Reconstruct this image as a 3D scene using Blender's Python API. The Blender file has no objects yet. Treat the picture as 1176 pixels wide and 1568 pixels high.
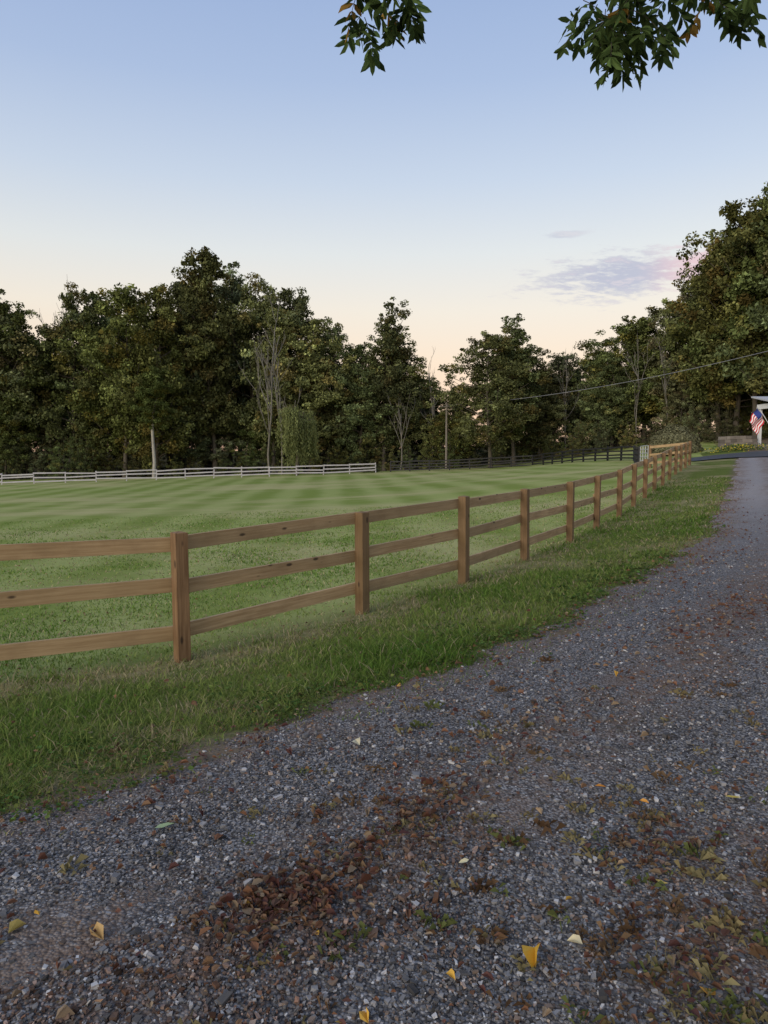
import bpy, math, numpy as np
from mathutils import Vector
R=np.random.RandomState
scene=bpy.context.scene
rad=math.radians
# ------------------------------------------------------------------ helpers
def link(o,parent=None):
    scene.collection.objects.link(o)
    if parent is not None: o.parent=parent
    return o
def empty(name,loc=(0,0,0)):
    e=bpy.data.objects.new(name,None); e.location=loc; e.empty_display_size=.2
    return link(e)
def mesh_np(name,V,F,mat=None,col=None,attrs=None,smooth=False):
    me=bpy.data.meshes.new(name)
    V=np.asarray(V,dtype=np.float32)
    if not isinstance(F,list): F=[F]
    F=[np.asarray(f,dtype=np.int32) for f in F if len(f)]
    me.vertices.add(len(V)); me.vertices.foreach_set('co',V.ravel())
    loops=np.concatenate([f.ravel() for f in F])
    tot=np.concatenate([np.full(len(f),f.shape[1],dtype=np.int32) for f in F])
    st=np.concatenate([[0],np.cumsum(tot)[:-1]]).astype(np.int32)
    me.loops.add(len(loops)); me.loops.foreach_set('vertex_index',loops)
    me.polygons.add(len(tot)); me.polygons.foreach_set('loop_start',st)
    me.update(calc_edges=True)
    me.polygons.foreach_set('use_smooth',np.full(len(tot),smooth,dtype=bool))
    if col is not None:
        a=me.attributes.new('Col','FLOAT_COLOR','POINT')
        c=np.ones((len(V),4),dtype=np.float32); c[:,:3]=col
        a.data.foreach_set('color',c.ravel())
    for k,v in (attrs or {}).items():
        v=np.asarray(v,dtype=np.float32)
        if v.ndim==1:
            a=me.attributes.new(k,'FLOAT','POINT'); a.data.foreach_set('value',v)
        else:
            a=me.attributes.new(k,'FLOAT_VECTOR','POINT'); a.data.foreach_set('vector',v.ravel())
    if mat: me.materials.append(mat)
    me.update()
    return me
def obj(name,me,parent=None,loc=(0,0,0)):
    o=bpy.data.objects.new(name,me); o.location=loc
    return link(o,parent)
class NT:
    def __init__(s,tree): s.t=tree; s.t.nodes.clear()
    def n(s,typ,ins=None,**kw):
        nd=s.t.nodes.new(typ)
        for k,v in kw.items(): setattr(nd,k,v)
        for k,v in (ins or {}).items():
            sk=nd.inputs[k]
            if isinstance(v,bpy.types.NodeSocket): s.t.links.new(v,sk)
            else: sk.default_value=v
        return nd
    def math(s,op,a,b=0,c=0,clamp=False):
        nd=s.n('ShaderNodeMath',operation=op,use_clamp=clamp)
        for i,v in enumerate((a,b,c)):
            if isinstance(v,bpy.types.NodeSocket): s.t.links.new(v,nd.inputs[i])
            else: nd.inputs[i].default_value=v
        return nd.outputs[0]
    def mix(s,f,a,b,mode='MIX'):
        nd=s.n('ShaderNodeMix',data_type='RGBA',blend_type=mode)
        for i,v in ((0,f),(6,a),(7,b)):
            if isinstance(v,bpy.types.NodeSocket): s.t.links.new(v,nd.inputs[i])
            else: nd.inputs[i].default_value=v if i==0 else (v[0],v[1],v[2],1)
        return nd.outputs[2]
    def noise(s,vec,scale,detail=4,rough=.55):
        nd=s.n('ShaderNodeTexNoise',{'Scale':scale,'Detail':detail,'Roughness':rough})
        if vec is not None: s.t.links.new(vec,nd.inputs['Vector'])
        return nd.outputs['Fac']
    def step(s,v,lo,hi,a=0,b=1):
        nd=s.n('ShaderNodeMapRange',{'Value':v,'From Min':lo,'From Max':hi,'To Min':a,'To Max':b},interpolation_type='SMOOTHSTEP')
        return nd.outputs[0]
def mat_new(name):
    m=bpy.data.materials.new(name); m.use_nodes=True
    return m,NT(m.node_tree)
def out_surf(t,sh): 
    o=t.n('ShaderNodeOutputMaterial'); t.t.links.new(sh,o.inputs['Surface'])
def principled(t,col,rough=.8,normal=None,spec=.3,metal=0):
    p=t.n('ShaderNodeBsdfPrincipled')
    for k,v in (('Base Color',col),('Roughness',rough),('Specular IOR Level',spec),('Metallic',metal),('Normal',normal)):
        if v is None: continue
        if isinstance(v,bpy.types.NodeSocket): t.t.links.new(v,p.inputs[k])
        else: p.inputs[k].default_value=(v[0],v[1],v[2],1) if k=='Base Color' else v
    return p.outputs[0]
def diffuse(t,col,normal=None):
    d=t.n('ShaderNodeBsdfDiffuse',{'Color':col})
    if normal is not None: t.t.links.new(normal,d.inputs['Normal'])
    return d.outputs[0]
def simple_mat(name,c,rough=.7,var=.25,scale=6,metal=0):
    m,t=mat_new(name)
    co=t.n('ShaderNodeTexCoord').outputs['Object']
    f=t.noise(co,scale,5)
    col=t.mix(f,[x*(1-var) for x in c],[min(1,x*(1+var)) for x in c])
    out_surf(t,principled(t,col,rough,metal=metal)); return m
def col_mat(name,transl=.0,rough=.7,objvar=0.0,spec=.25,diff=False):
    m,t=mat_new(name)
    c=t.n('ShaderNodeAttribute',attribute_name='Col').outputs['Color']
    if objvar>0:
        r=t.n('ShaderNodeObjectInfo').outputs['Random']
        v=t.math('MULTIPLY_ADD',r,objvar*2,1-objvar)
        hsv=t.n('ShaderNodeHueSaturation',{'Color':c,'Value':v})
        r2=t.math('FRACT',t.math('MULTIPLY',r,7.31))
        t.t.links.new(t.math('MULTIPLY_ADD',r2,.055,.460),hsv.inputs['Hue'])
        t.t.links.new(t.math('MULTIPLY_ADD',t.math('FRACT',t.math('MULTIPLY',r,17.7)),.35,.72),hsv.inputs['Saturation'])
        c=hsv.outputs[0]
    if diff: s=diffuse(t,c)
    else: s=principled(t,c,rough,spec=spec)
    if transl>0:
        tr=t.n('ShaderNodeBsdfTranslucent',{'Color':c}).outputs[0]
        mx=t.n('ShaderNodeMixShader',{0:transl}); t.t.links.new(s,mx.inputs[1]); t.t.links.new(tr,mx.inputs[2]); s=mx.outputs[0]
    out_surf(t,s); return m
# ------------------------------------------------------------------ terrain
CP=np.array([
(0,0,0),(-3,1,0),(3,3,0),(0,2,0),(-1.7,3.1,0),(-.12,4.7,0),(1.8,7,0),(3.4,9.5,0),(5.5,12.7,.02),(7.6,16.7,.12),(12.2,26,.45),(19.6,41,.95),
(24,41,1.0),(5,3,0),(8,8,.1),(12,16,.22),(17,26,.5),(6,-6,0),(-8,-3,-.1),(0,-10,0),
(-4.2,6.1,-.5),(-2,7.2,-.48),(-.27,9.14,-.43),(1.2,11,-.38),(2.55,13.26,-.36),(3.95,15.8,-.34),(5.2,17.9,-.28),(6.43,20.4,-.2),(10,27.5,.15),(13.5,34,.55),(16.9,41,.85),
(-8,4.2,-.5),(-6,12,-.7),(0,25,-.8),(6,35,-.6),(12,50,.0),(-20,40,-1.5),(0,55,-1.1),(-10,20,-1.0),
(-60,74,-2.2),(-41.6,80,-2.0),(-20,86,-1.5),(0,90,-.95),(17.4,85,-.1),(22,62,.8),(-60,110,-2.3),(0,108,-1.0),(20,108,.2),
(22,47,1.15),(30,55,1.45),(28,62,1.75),(40,60,1.8),(35,70,2.4),(45,95,4.5),(30,92,2.4),(55,75,4.0),
(-150,80,-3),(-150,300,-3),(0,300,1),(150,300,10),(150,50,8),(100,-100,2),(-100,-100,-2),(0,-60,0),(-60,0,-1.8),(-35,10,-1.3),(1500,1500,10),(-1500,1500,-3),(-1500,-1500,-3),(1500,-1500,3)],dtype=float)
def _phi(d2): return np.sqrt(d2+.6)
_A=_phi(((CP[:,None,:2]-CP[None,:,:2])**2).sum(-1)); NC=len(CP)
_P=np.c_[np.ones(NC),CP[:,:2]/100]
_M=np.block([[_A,_P],[_P.T,np.zeros((3,3))]])
_W=np.linalg.solve(_M,np.r_[CP[:,2],0,0,0])
def H(x,y):
    x=np.asarray(x,float); y=np.asarray(y,float); sh=x.shape
    x=x.ravel(); y=y.ravel(); out=np.empty(len(x))
    for i in range(0,len(x),20000):
        a=x[i:i+20000]; b=y[i:i+20000]
        d=_phi((a[:,None]-CP[None,:,0])**2+(b[:,None]-CP[None,:,1])**2)
        out[i:i+20000]=d@_W[:NC]+_W[NC]+_W[NC+1]*a/100+_W[NC+2]*b/100
    return out.reshape(sh)
def Hs(x,y): return float(H(np.array([x]),np.array([y]))[0])
EDGE=np.array([(-30,-6),(-15,-1.5),(-8,.6),(-3.4,2.35),(-1.75,3.1),(-1.25,3.5),(-.66,4.25),(-.12,4.74),(.39,5.23),(1.02,6),(1.77,7),(3.35,9.5),(5.5,12.7),(7.6,16.7),(12.2,26),(19.6,41),(22.2,46.5)],float)
FENCE=np.array([(-9,3.6),(-6.5,4.9),(-4.17,6.09),(-2,7.2),(-.27,9.14),(1.2,11),(2.55,13.26),(3.95,15.6),(5.17,17.9),(6.45,20.2)]+
   [(6.45+10.45*k/9,20.2+20.8*k/9) for k in range(1,10)],float)
def sdist(x,y,PL):
    x=np.asarray(x,float);y=np.asarray(y,float)
    best=np.full(x.shape,1e18); sg=np.ones(x.shape)
    for (ax,ay),(bx,by) in zip(PL[:-1],PL[1:]):
        dx,dy=bx-ax,by-ay; L=dx*dx+dy*dy
        t=np.clip(((x-ax)*dx+(y-ay)*dy)/L,0,1)
        ex=x-(ax+t*dx); ey=y-(ay+t*dy); d=ex*ex+ey*ey
        cr=(x-ax)*dy-(y-ay)*dx
        m=d<best; best=np.where(m,d,best); sg=np.where(m,np.sign(cr),sg)
    return np.sqrt(best)*sg   # positive = right-hand side of the line
def fnoise(x,y,seed,sc):
    r=R(seed); o=0
    for i in range(7):
        a=r.rand()*6.28; k=sc*(.6+1.6*r.rand()); o=o+np.sin((x*np.cos(a)+y*np.sin(a))*k+r.rand()*6.28+1.3*np.sin(y*k*.6+i))
    return o/7
def edge_wob(x,y): return .34*fnoise(x,y,7,2.6)+.2*fnoise(x,y,8,9)
def axis(lo,hi,step,far0,far1):
    a=list(np.arange(lo,hi+1e-6,step)); s=step
    v=lo
    L=[]
    while v>far0: s*=1.13; v-=s; L.append(v)
    s=step; v=hi; U=[]
    while v<far1: s*=1.13; v+=s; U.append(v)
    return np.array(L[::-1]+a+U)
gx=axis(-8,14,.2,-1500,1500); gy=axis(1,24,.2,-600,1800)
GX,GY=np.meshgrid(gx,gy)
off=sdist(GX,GY,EDGE)
GZ=H(GX,GY)
inr=np.clip((off-.35)/.5,0,1)*(off<4.3)*(GY<45)
GZ=GZ-.05*inr+.006*R(1).randn(*GZ.shape)*(np.abs(GX)<20)*(GY<30)
ny,nx=GX.shape
idx=np.arange(nx*ny).reshape(ny,nx)
Fq=np.stack([idx[:-1,:-1],idx[:-1,1:],idx[1:,1:],idx[1:,:-1]],-1).reshape(-1,4)
fo=sdist(GX,GY,FENCE)
m,t=mat_new('grass_ground')
co=t.n('ShaderNodeTexCoord').outputs['Object']
sep=t.n('ShaderNodeSeparateXYZ',{0:co})
offA=t.n('ShaderNodeAttribute',attribute_name='road_off').outputs['Fac']
fenA=t.n('ShaderNodeAttribute',attribute_name='fence_off').outputs['Fac']
n1=t.noise(co,.35,3); n2=t.noise(co,3.5,4,.7); n3=t.noise(co,45,2,.7)
green=t.mix(n2,(.085,.115,.028),(.19,.22,.06))
green=t.mix(t.step(n3,.35,.7),t.mix(.5,green,(.04,.055,.018)),green)
straw=t.mix(n3,(.20,.17,.09),(.35,.30,.16))
verge=t.mix(t.math('MULTIPLY',t.step(n1,.46,.62),.75),green,straw)
verge=t.mix(t.math('MULTIPLY',t.step(t.math('ABSOLUTE',t.math('SUBTRACT',fenA,.25)),0,.7,1,0),t.step(n2,.4,.62)),verge,straw)
# mown field: parallel mowing stripes, dry patches
sx=t.math('ADD',sep.outputs['X'],t.math('MULTIPLY',sep.outputs['Y'],.07))
sx=t.math('ADD',sx,t.math('MULTIPLY',n1,1.6))
wv=t.math('SINE',t.math('MULTIPLY',sx,2.15))
wv=t.step(wv,-1.1,1.1)
fg=t.mix(wv,(.185,.235,.058),(.300,.335,.118))
fg=t.mix(t.math('MULTIPLY',n2,.4),fg,(.17,.215,.055))
sm=t.n('ShaderNodeMapping',{'Vector':co,'Scale':(.05,.11,.1)})
n5=t.noise(sm.outputs[0],1.0,6,.72)
fg=t.mix(t.math('MULTIPLY',t.step(n5,.42,.66),.75),fg,(.42,.375,.19))
fg=t.mix(t.math('MULTIPLY',t.step(n3,.4,.75),.3),fg,t.mix(.5,fg,(.05,.07,.02)))
isf=t.step(fenA,-1.0,.5,1,0)
gcol=t.mix(isf,verge,fg)
dirt=t.mix(n3,(.10,.078,.055),(.21,.165,.12))
e=t.step(t.math('ADD',offA,t.math('MULTIPLY_ADD',n2,1.0,-.5)),-.35,.1)
gcol=t.mix(e,gcol,dirt)
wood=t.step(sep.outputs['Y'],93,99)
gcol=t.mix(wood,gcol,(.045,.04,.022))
bp=t.n('ShaderNodeBump',{'Height':n3,'Strength':.6,'Distance':.02})
out_surf(t,diffuse(t,gcol,bp.outputs[0]))
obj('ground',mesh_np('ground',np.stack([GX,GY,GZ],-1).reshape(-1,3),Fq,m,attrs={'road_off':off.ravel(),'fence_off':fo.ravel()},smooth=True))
# ------------------------------------------------------------------ gravel road
def resample(PL,step):
    seg=np.sqrt(((PL[1:]-PL[:-1])**2).sum(1)); s=np.r_[0,np.cumsum(seg)]
    q=np.arange(0,s[-1],step)
    p=np.c_[np.interp(q,s,PL[:,0]),np.interp(q,s,PL[:,1])]
    k=int(1.2/step)
    ker=np.ones(2*k+1)/(2*k+1)
    pp=np.pad(p,((k,k),(0,0)),mode='reflect',reflect_type='odd')
    return np.c_[np.convolve(pp[:,0],ker,'valid'),np.convolve(pp[:,1],ker,'valid')],q
rp,rq=resample(EDGE,.06)
tg=np.gradient(rp,axis=0); tg/=np.linalg.norm(tg,axis=1)[:,None]
nrm=np.c_[tg[:,1],-tg[:,0]]
w=-edge_wob(rp[:,0],rp[:,1])
ts=np.r_[0,.06,.15,np.arange(.3,4.7,.2),4.9]
RX=rp[:,0:1]+nrm[:,0:1]*(ts[None]+w[:,None]*np.clip(1-ts[None],0,1))
RY=rp[:,1:2]+nrm[:,1:2]*(ts[None]+w[:,None]*np.clip(1-ts[None],0,1))
RZ=H(RX,RY)+.008+.02*np.clip((RY-10)/10,0,1)+.02*np.exp(-((ts[None]-1.4)/.4)**2)
RZ[:,0]-=.03
a,b=RX.shape; idx=np.arange(a*b).reshape(a,b)
Fr=np.stack([idx[:-1,:-1],idx[:-1,1:],idx[1:,1:],idx[1:,:-1]],-1).reshape(-1,4)
m,t=mat_new('gravel')
co=t.n('ShaderNodeTexCoord').outputs['Object']
offA=t.n('ShaderNodeAttribute',attribute_name='road_off').outputs['Fac']
v=t.n('ShaderNodeTexVoronoi',{'Vector':co,'Scale':80.0,'Randomness':1.0}); 
bwn=t.n('ShaderNodeSeparateColor',{0:v.outputs['Color']})
st=t.mix(t.step(bwn.outputs[0],.0,1.0),(.065,.064,.068),(.34,.335,.335))
st=t.mix(t.math('MULTIPLY',bwn.outputs[1],.25),st,(.24,.20,.17))
st=t.mix(t.step(v.outputs['Distance'],.38,.72,0,.75),st,(.045,.042,.042))
n1=t.noise(co,1.1,5,.65); n2=t.noise(co,6,4,.7); n3=t.noise(co,40,2)
# brighter light on the lane beyond the tree shade, painted into the stone colour
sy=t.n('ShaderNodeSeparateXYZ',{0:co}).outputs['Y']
lane_lit=t.step(t.math('ADD',sy,t.math('MULTIPLY_ADD',n1,8,-4)),7,24)
st=t.mix(t.math('MULTIPLY',lane_lit,.68),st,t.mix(n3,(.27,.25,.245),(.42,.385,.37)))
def band(c,wd,amp):
    d=t.math('ABSOLUTE',t.math('ADD',t.math('SUBTRACT',offA,c),t.math('MULTIPLY_ADD',n1,1.2,-.6)))
    return t.math('MULTIPLY',t.step(d,0,wd,1,0),amp)
bd=t.math('MAXIMUM',band(1.4,.6,.95),t.math('MAXIMUM',band(2.75,.6,.9),band(0,.7,1.0)))
bd=t.math('MULTIPLY',bd,t.step(n2,.38,.56),clamp=True)
br=t.mix(n3,(.10,.072,.055),(.26,.185,.14))
st=t.mix(t.math('MULTIPLY',bd,.75),st,br)
bp=t.n('ShaderNodeBump',{'Height':t.math('MULTIPLY',v.outputs['Distance'],-1.0),'Strength':.8,'Distance':.01})
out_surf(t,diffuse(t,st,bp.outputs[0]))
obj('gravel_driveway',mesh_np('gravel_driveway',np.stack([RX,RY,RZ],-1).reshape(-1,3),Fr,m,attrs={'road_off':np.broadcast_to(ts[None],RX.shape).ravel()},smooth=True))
# asphalt drive beyond
ax,ay=np.meshgrid(np.linspace(0,1,40),np.linspace(0,1,14))
AX=19.5+ax*45; AY=46.5+ay*9.5+ax*9
AZ=H(AX,AY)+.05
idx=np.arange(AX.size).reshape(AX.shape)
Fa=np.stack([idx[:-1,:-1],idx[:-1,1:],idx[1:,1:],idx[1:,:-1]],-1).reshape(-1,4)
obj('asphalt_road',mesh_np('asphalt_road',np.stack([AX,AY,AZ],-1).reshape(-1,3),Fa,simple_mat('asphalt',(.06,.063,.07),.8,.3,3),smooth=True))
# ------------------------------------------------------------------ loose gravel stones
r=R(11)
N=140000
rd=np.exp(r.uniform(math.log(1.3),math.log(15),N)); az=r.uniform(rad(-40),rad(38),N)
x=rd*np.sin(az); y=rd*np.cos(az)
o=sdist(x,y,EDGE)+edge_wob(x,y); k=(o>-.05)&(o<4.8)&(r.rand(N)<np.clip(.25+o*1.5,0,1)*np.clip((15-rd)/5,0,1)); x,y,o,rd=x[k],y[k],o[k],rd[k]; N=len(x)
cube=np.array([(-1,-1,-1),(1,-1,-1),(1,1,-1),(-1,1,-1),(-1,-1,1),(1,-1,1),(1,1,1),(-1,1,1)],float)*.6
cf=np.array([(0,3,2,1),(4,5,6,7),(0,1,5,4),(1,2,6,5),(2,3,7,6),(3,0,4,7)])
sz=.0041*np.exp(r.randn(N)*.42)*(1+.06*rd)
L=cube[None]*(1+r.uniform(-.45,.45,(N,8,3)))*sz[:,None,None]*np.stack([r.uniform(.8,1.5,N),r.uniform(.7,1.1,N),r.uniform(.45,.9,N)],-1)[:,None]
an=r.rand(N)*6.28; ca,sa=np.cos(an),np.sin(an)
tx=r.randn(N)*.4
X=L[...,0]*ca[:,None]-L[...,1]*sa[:,None]; Y=L[...,0]*sa[:,None]+L[...,1]*ca[:,None]; Z=L[...,2]+X*tx[:,None]*.6
hz=H(x,y)+.008+.02*np.clip((y-10)/10,0,1)+.02*np.exp(-((o-1.4)/.4)**2)+sz*.35
V=np.stack([X+x[:,None],Y+y[:,None],Z+hz[:,None]],-1).reshape(-1,3)
F=(cf[None]+(np.arange(N)*8)[:,None,None]).reshape(-1,4)
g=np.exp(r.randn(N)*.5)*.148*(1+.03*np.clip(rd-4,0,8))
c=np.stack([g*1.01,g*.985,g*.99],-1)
wm=r.rand(N)<.15; c[wm]*=np.array([1.15,.9,.72])
nb=fnoise(x,y,15,3.); bm=(r.rand(N)<np.clip((nb+.2)*1.5*np.exp(-((np.abs(o-2.05)-.65)/.35)**2),0,.75)); c[bm]*=np.array([.85,.62,.5])
hi=r.rand(N)<.025; c[hi]=np.array([.48,.47,.46])
c=np.clip(c,.02,.55)
obj('loose_gravel',mesh_np('loose_gravel',V,F,col_mat('gravel_stone',diff=True),col=np.repeat(c,8,0)))
# ------------------------------------------------------------------ grass blades
r=R(21)
N=400000
rd=np.exp(r.uniform(math.log(2.6),math.log(34),N)); az=r.uniform(rad(-36),rad(33),N)
x=rd*np.sin(az); y=rd*np.cos(az)
o=sdist(x,y,EDGE)+edge_wob(x,y); f=sdist(x,y,FENCE)
pat=fnoise(x,y,9,1.3)+.5*fnoise(x,y,10,5)
k=((o<.0)|((o<.4)&(r.rand(N)<.14)))&(r.rand(N)<np.clip(.6-pat*.55+(o>-.9)*.3,.15,1))&((f>-.3)|(r.rand(N)<.6)); x,y,o,f,rd,pat=[q[k] for q in (x,y,o,f,rd,pat)]; N=len(x)
hh=np.where(f<0,.030,.044)*np.exp(r.randn(N)*.4)*(1+.45*np.clip(-pat,-.5,1))
hh*=np.where((np.abs(f)<.15)&(r.rand(N)<.6),1.6,1)*(1-.5*(o>-.15))
ww=.0022*np.clip(rd/3.5,1,6)*np.exp(r.randn(N)*.25)
an=r.rand(N)*6.28; la=r.rand(N)*6.28; ln=hh*r.uniform(.3,1.4,N)
dx,dy=np.cos(an)*ww,np.sin(an)*ww
z=H(x,y)-.005
B0=np.stack([x-dx,y-dy,z],-1);B1=np.stack([x+dx,y+dy,z],-1)
mx,my=x+np.cos(la)*ln*.35,y+np.sin(la)*ln*.35
M0=np.stack([mx-dx*.8,my-dy*.8,z+hh*.6],-1);M1=np.stack([mx+dx*.8,my+dy*.8,z+hh*.6],-1)
T=np.stack([x+np.cos(la)*ln,y+np.sin(la)*ln,z+hh],-1)
V=np.stack([B0,B1,M1,M0,T],1).reshape(-1,3)
i5=(np.arange(N)*5)[:,None]
g=np.clip(.5+.8*pat+r.randn(N)*.25,0,1)[:,None]
c=(1-g)*np.array([.095,.165,.030])+g*np.array([.22,.25,.078])
dry=r.rand(N)<np.clip(.08+.42*(pat>.2)+.06*(f<0)+.35*(np.abs(f-.2)<.5)*(pat>-.15),0,.65); c[dry]=np.array([.33,.285,.165])*r.uniform(.6,1.1,(dry.sum(),1))
c*=r.uniform(.7,1.3,(N,1))
c[f<0]*=1.28
lm=col_mat('grass_blade',.3,diff=True)
obj('grass',mesh_np('grass',V,[i5+np.array([[0,1,2,3]]),i5+np.array([[3,2,4]])],lm,col=np.repeat(c,5,0)))
# ------------------------------------------------------------------ leaf-shaped cards
def unit(a): return a/(np.linalg.norm(a,axis=-1,keepdims=True)+1e-9)
def leafcards(P,D,Nn,Ln,W,fold,curl):
    D=unit(D); S=unit(np.cross(D,Nn)); U=np.cross(S,D)
    Ln=Ln[:,None];W=W[:,None];fold=fold[:,None];curl=curl[:,None]
    def pt(a,s,u): return P+D*Ln*a+S*W*s+U*(W*abs(s)*fold+u*Ln*curl)
    V=np.stack([pt(0,0,0),pt(.3,.5,.08),pt(.7,.38,.12),pt(1,0,-.15),pt(.7,-.38,.12),pt(.3,-.5,.08)],1).reshape(-1,3)
    i=(np.arange(len(P))*6)[:,None]
    return V,np.concatenate([i+np.array([[0,1,2,3]]),i+np.array([[0,3,4,5]])])
# clover / broad-leaf weeds along the verge
r=R(31); N=100000
rd=np.exp(r.uniform(math.log(2.8),math.log(18),N)); az=r.uniform(rad(-36),rad(33),N)
x=rd*np.sin(az); y=rd*np.cos(az); o=sdist(x,y,EDGE)+edge_wob(x,y)
k=(o<.1)&(o>-1.3)&(r.rand(N)<np.clip(.55+fnoise(x,y,12,3)*1.6,0.04,1)*np.clip(1.3+o,.2,1)); x,y,o,rd=x[k],y[k],o[k],rd[k];N=len(x)
z=H(x,y)+r.uniform(.01,.05,N)
a=r.rand(N)*6.28
P=np.stack([x,y,z],-1);D=np.stack([np.cos(a),np.sin(a),r.uniform(-.3,.4,N)],-1);Nn=np.stack([r.randn(N)*.3,r.randn(N)*.3,np.ones(N)],-1)
Ls=.018*np.exp(r.randn(N)*.3)*np.clip(rd/4,1,2.2)
V,F=leafcards(P,D,Nn,Ls,Ls*.8,r.uniform(.1,.5,N),r.uniform(-.5,1,N))
c=np.array([.075,.125,.034])*np.exp(r.randn(N,1)*.3); c[:,0]*=r.uniform(.8,1.5,N)
obj('clover_plant',mesh_np('clover_plant',V,F,lm,col=np.repeat(c,6,0)))
# fallen leaves
r=R(41)
xs=[];ys=[];ss=[];cs=[]
pal=np.array([(.20,.095,.05),(.14,.06,.036),(.24,.14,.075),(.11,.045,.036),(.30,.22,.14),(.16,.085,.055)])
def lsz(s0): return min(s0*math.exp(r.randn()*.35),.05)
def addleaf(x,y,s,c): xs.append(x);ys.append(y);ss.append(s);cs.append(c)
def scatter(cx,cy,rx,ry,n,s0=.024,an=.83):
    for _ in range(n):
        u,v=r.randn()*rx,r.randn()*ry
        addleaf(cx+u*math.cos(an)-v*math.sin(an),cy+u*math.sin(an)+v*math.cos(an),lsz(s0),pal[r.randint(len(pal))]*(.75 if rx<.35 else 1))
scatter(-.32,2.47,.15,.09,420,.029); scatter(-.30,2.5,.28,.16,130,.027); scatter(.13,3.05,.2,.09,250,.028); scatter(1.1,2.86,.26,.11,170,.028)
scatter(.97,2.12,.2,.12,130,.03); scatter(2.9,6.4,.9,.22,300,.032); scatter(1.1,4.4,.8,.16,190,.028); scatter(1.9,3.6,.5,.15,100)
scatter(3.5,7.2,1.2,.25,240,.032); scatter(5.0,7.4,1.5,.4,170,.034); scatter(.5,3.6,.35,.12,90); scatter(-1.0,3.2,.45,.15,90); scatter(.3,4.4,.8,.2,110)
scatter(4.6,10.5,2.2,.25,300,.036,1.0); scatter(7.5,14,2.5,.3,200,.04,1.05)
for _ in range(1600):
    d=math.exp(r.uniform(math.log(1.4),math.log(22)));a=r.uniform(-.65,.6)
    addleaf(d*math.sin(a),d*math.cos(a),lsz(.021*(1+.04*d)),pal[r.randint(len(pal))]*(1.4 if r.rand()<.15 else 1))
# edge litter
for _ in range(2600):
    i=r.randint(380,len(rp)-350); q=rp[i]+nrm[i]*(.12+w[i]+r.randn()*.2); addleaf(q[0],q[1],lsz(.027),pal[r.randint(len(pal))])
ye=(.70,.42,.07)
for q in [(.466,2.18,.085,(.70,.42,.05)),(1.576,3.22,.075,(.72,.52,.09)),(1.015,2.586,.055,(.7,.5,.14)),(.304,2.70,.045,(.72,.66,.42)),(.614,2.256,.05,(.7,.62,.4)),
  (-.908,2.947,.085,(.36,.46,.24)),(-.143,3.825,.08,(.6,.55,.38)),(-.572,2.256,.06,(.38,.18,.08)),(-.92,2.25,.07,(.5,.34,.15)),(-1.2,2.3,.06,(.4,.32,.1)),
  (.05,3.5,.05,(.3,.12,.05)),(1.0,3.3,.05,(.55,.25,.05)),(1.15,3.15,.04,(.6,.3,.06)),(-1.0,3.4,.06,(.12,.05,.03)),(.2,2.1,.04,ye),(.95,2.05,.06,(.6,.3,.05)),(-.05,1.95,.05,ye),(.7,3.4,.05,(.4,.18,.04)),(1.6,5.0,.06,ye),(.1,4.9,.07,ye),(-.3,5.1,.06,(.5,.34,.14))]:
    addleaf(*q[:3],np.array(q[3]))
for _ in range(26):
    d=math.exp(r.uniform(math.log(1.8),math.log(12)));a=r.uniform(-.6,.6); addleaf(d*math.sin(a),d*math.cos(a),.028,np.array(ye)*r.uniform(.5,.9))
x,y,s,c=map(np.array,(xs,ys,ss,cs)); N=len(x)
a=r.rand(N)*6.28; z=H(x,y)+.020+.018*r.rand(N)+.02*np.clip((y-10)/10,0,1)+.02*np.exp(-((sdist(x,y,EDGE)-1.4)/.4)**2)
D=np.stack([np.cos(a),np.sin(a),r.uniform(-.15,.3,N)],-1); Nn=np.stack([r.randn(N)*.4,r.randn(N)*.4,np.ones(N)],-1)
V,F=leafcards(np.stack([x,y,z],-1)-unit(D)*s[:,None]*.5,D,Nn,s,s*r.uniform(.35,.7,N),r.uniform(-.2,1.1,N),r.uniform(-1.2,2.2,N))
obj('fallen_leaves',mesh_np('fallen_leaves',V,F,col_mat('dead_leaf',.2,.6),col=np.repeat(c,6,0)))
# small weeds and dry grass tufts in the gravel
r=R(51); V=[];F=[];C=[]
def tuft(x,y,n,h,col,sp):
    z=Hs(x,y)+.012
    for _ in range(n):
        a=r.rand()*6.28;b=r.rand()*6.28;ln=h*r.uniform(.4,1.3);hh=h*r.uniform(.3,1)
        px,py=x+r.randn()*sp,y+r.randn()*sp
        w=.0013; i=len(V)
        V.extend([(px-w*math.cos(a),py-w*math.sin(a),z),(px+w*math.cos(a),py+w*math.sin(a),z),(px+math.cos(b)*ln*.5,py+math.sin(b)*ln*.5,z+hh),(px+math.cos(b)*ln,py+math.sin(b)*ln,z+hh*.7)])
        F.append((i,i+1,i+2));F.append((i+1,i+3,i+2))
        k=np.array(col)*r.uniform(.6,1.3); C.extend([k]*4)
WC=[(.12,.14,.05),(.24,.21,.11),(.18,.12,.07),(.22,.18,.09),(.13,.08,.045)]
for cx,cy,s,n in [(-.32,2.5,.18,34),(.13,3.05,.18,30),(1.1,2.9,.25,34),(.97,2.1,.22,44),(.75,3.6,.3,16),(1.6,2.5,.3,24),(2.2,4.5,.6,22),(.4,2.7,.35,16),(1.3,1.9,.25,44),(0,1.8,.35,14),(-.8,2.1,.4,12),(-.6,3.2,.5,12),(.5,4.2,.4,16),(.3,2.2,.3,12)]:
    for _ in range(n):
        tuft(cx+r.randn()*s,cy+r.randn()*s,r.randint(5,26),r.uniform(.022,.05),WC[r.randint(5)],.022)
obj('weed_plant',mesh_np('weed_plant',np.array(V),np.array(F),lm,col=np.array(C)))
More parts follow.
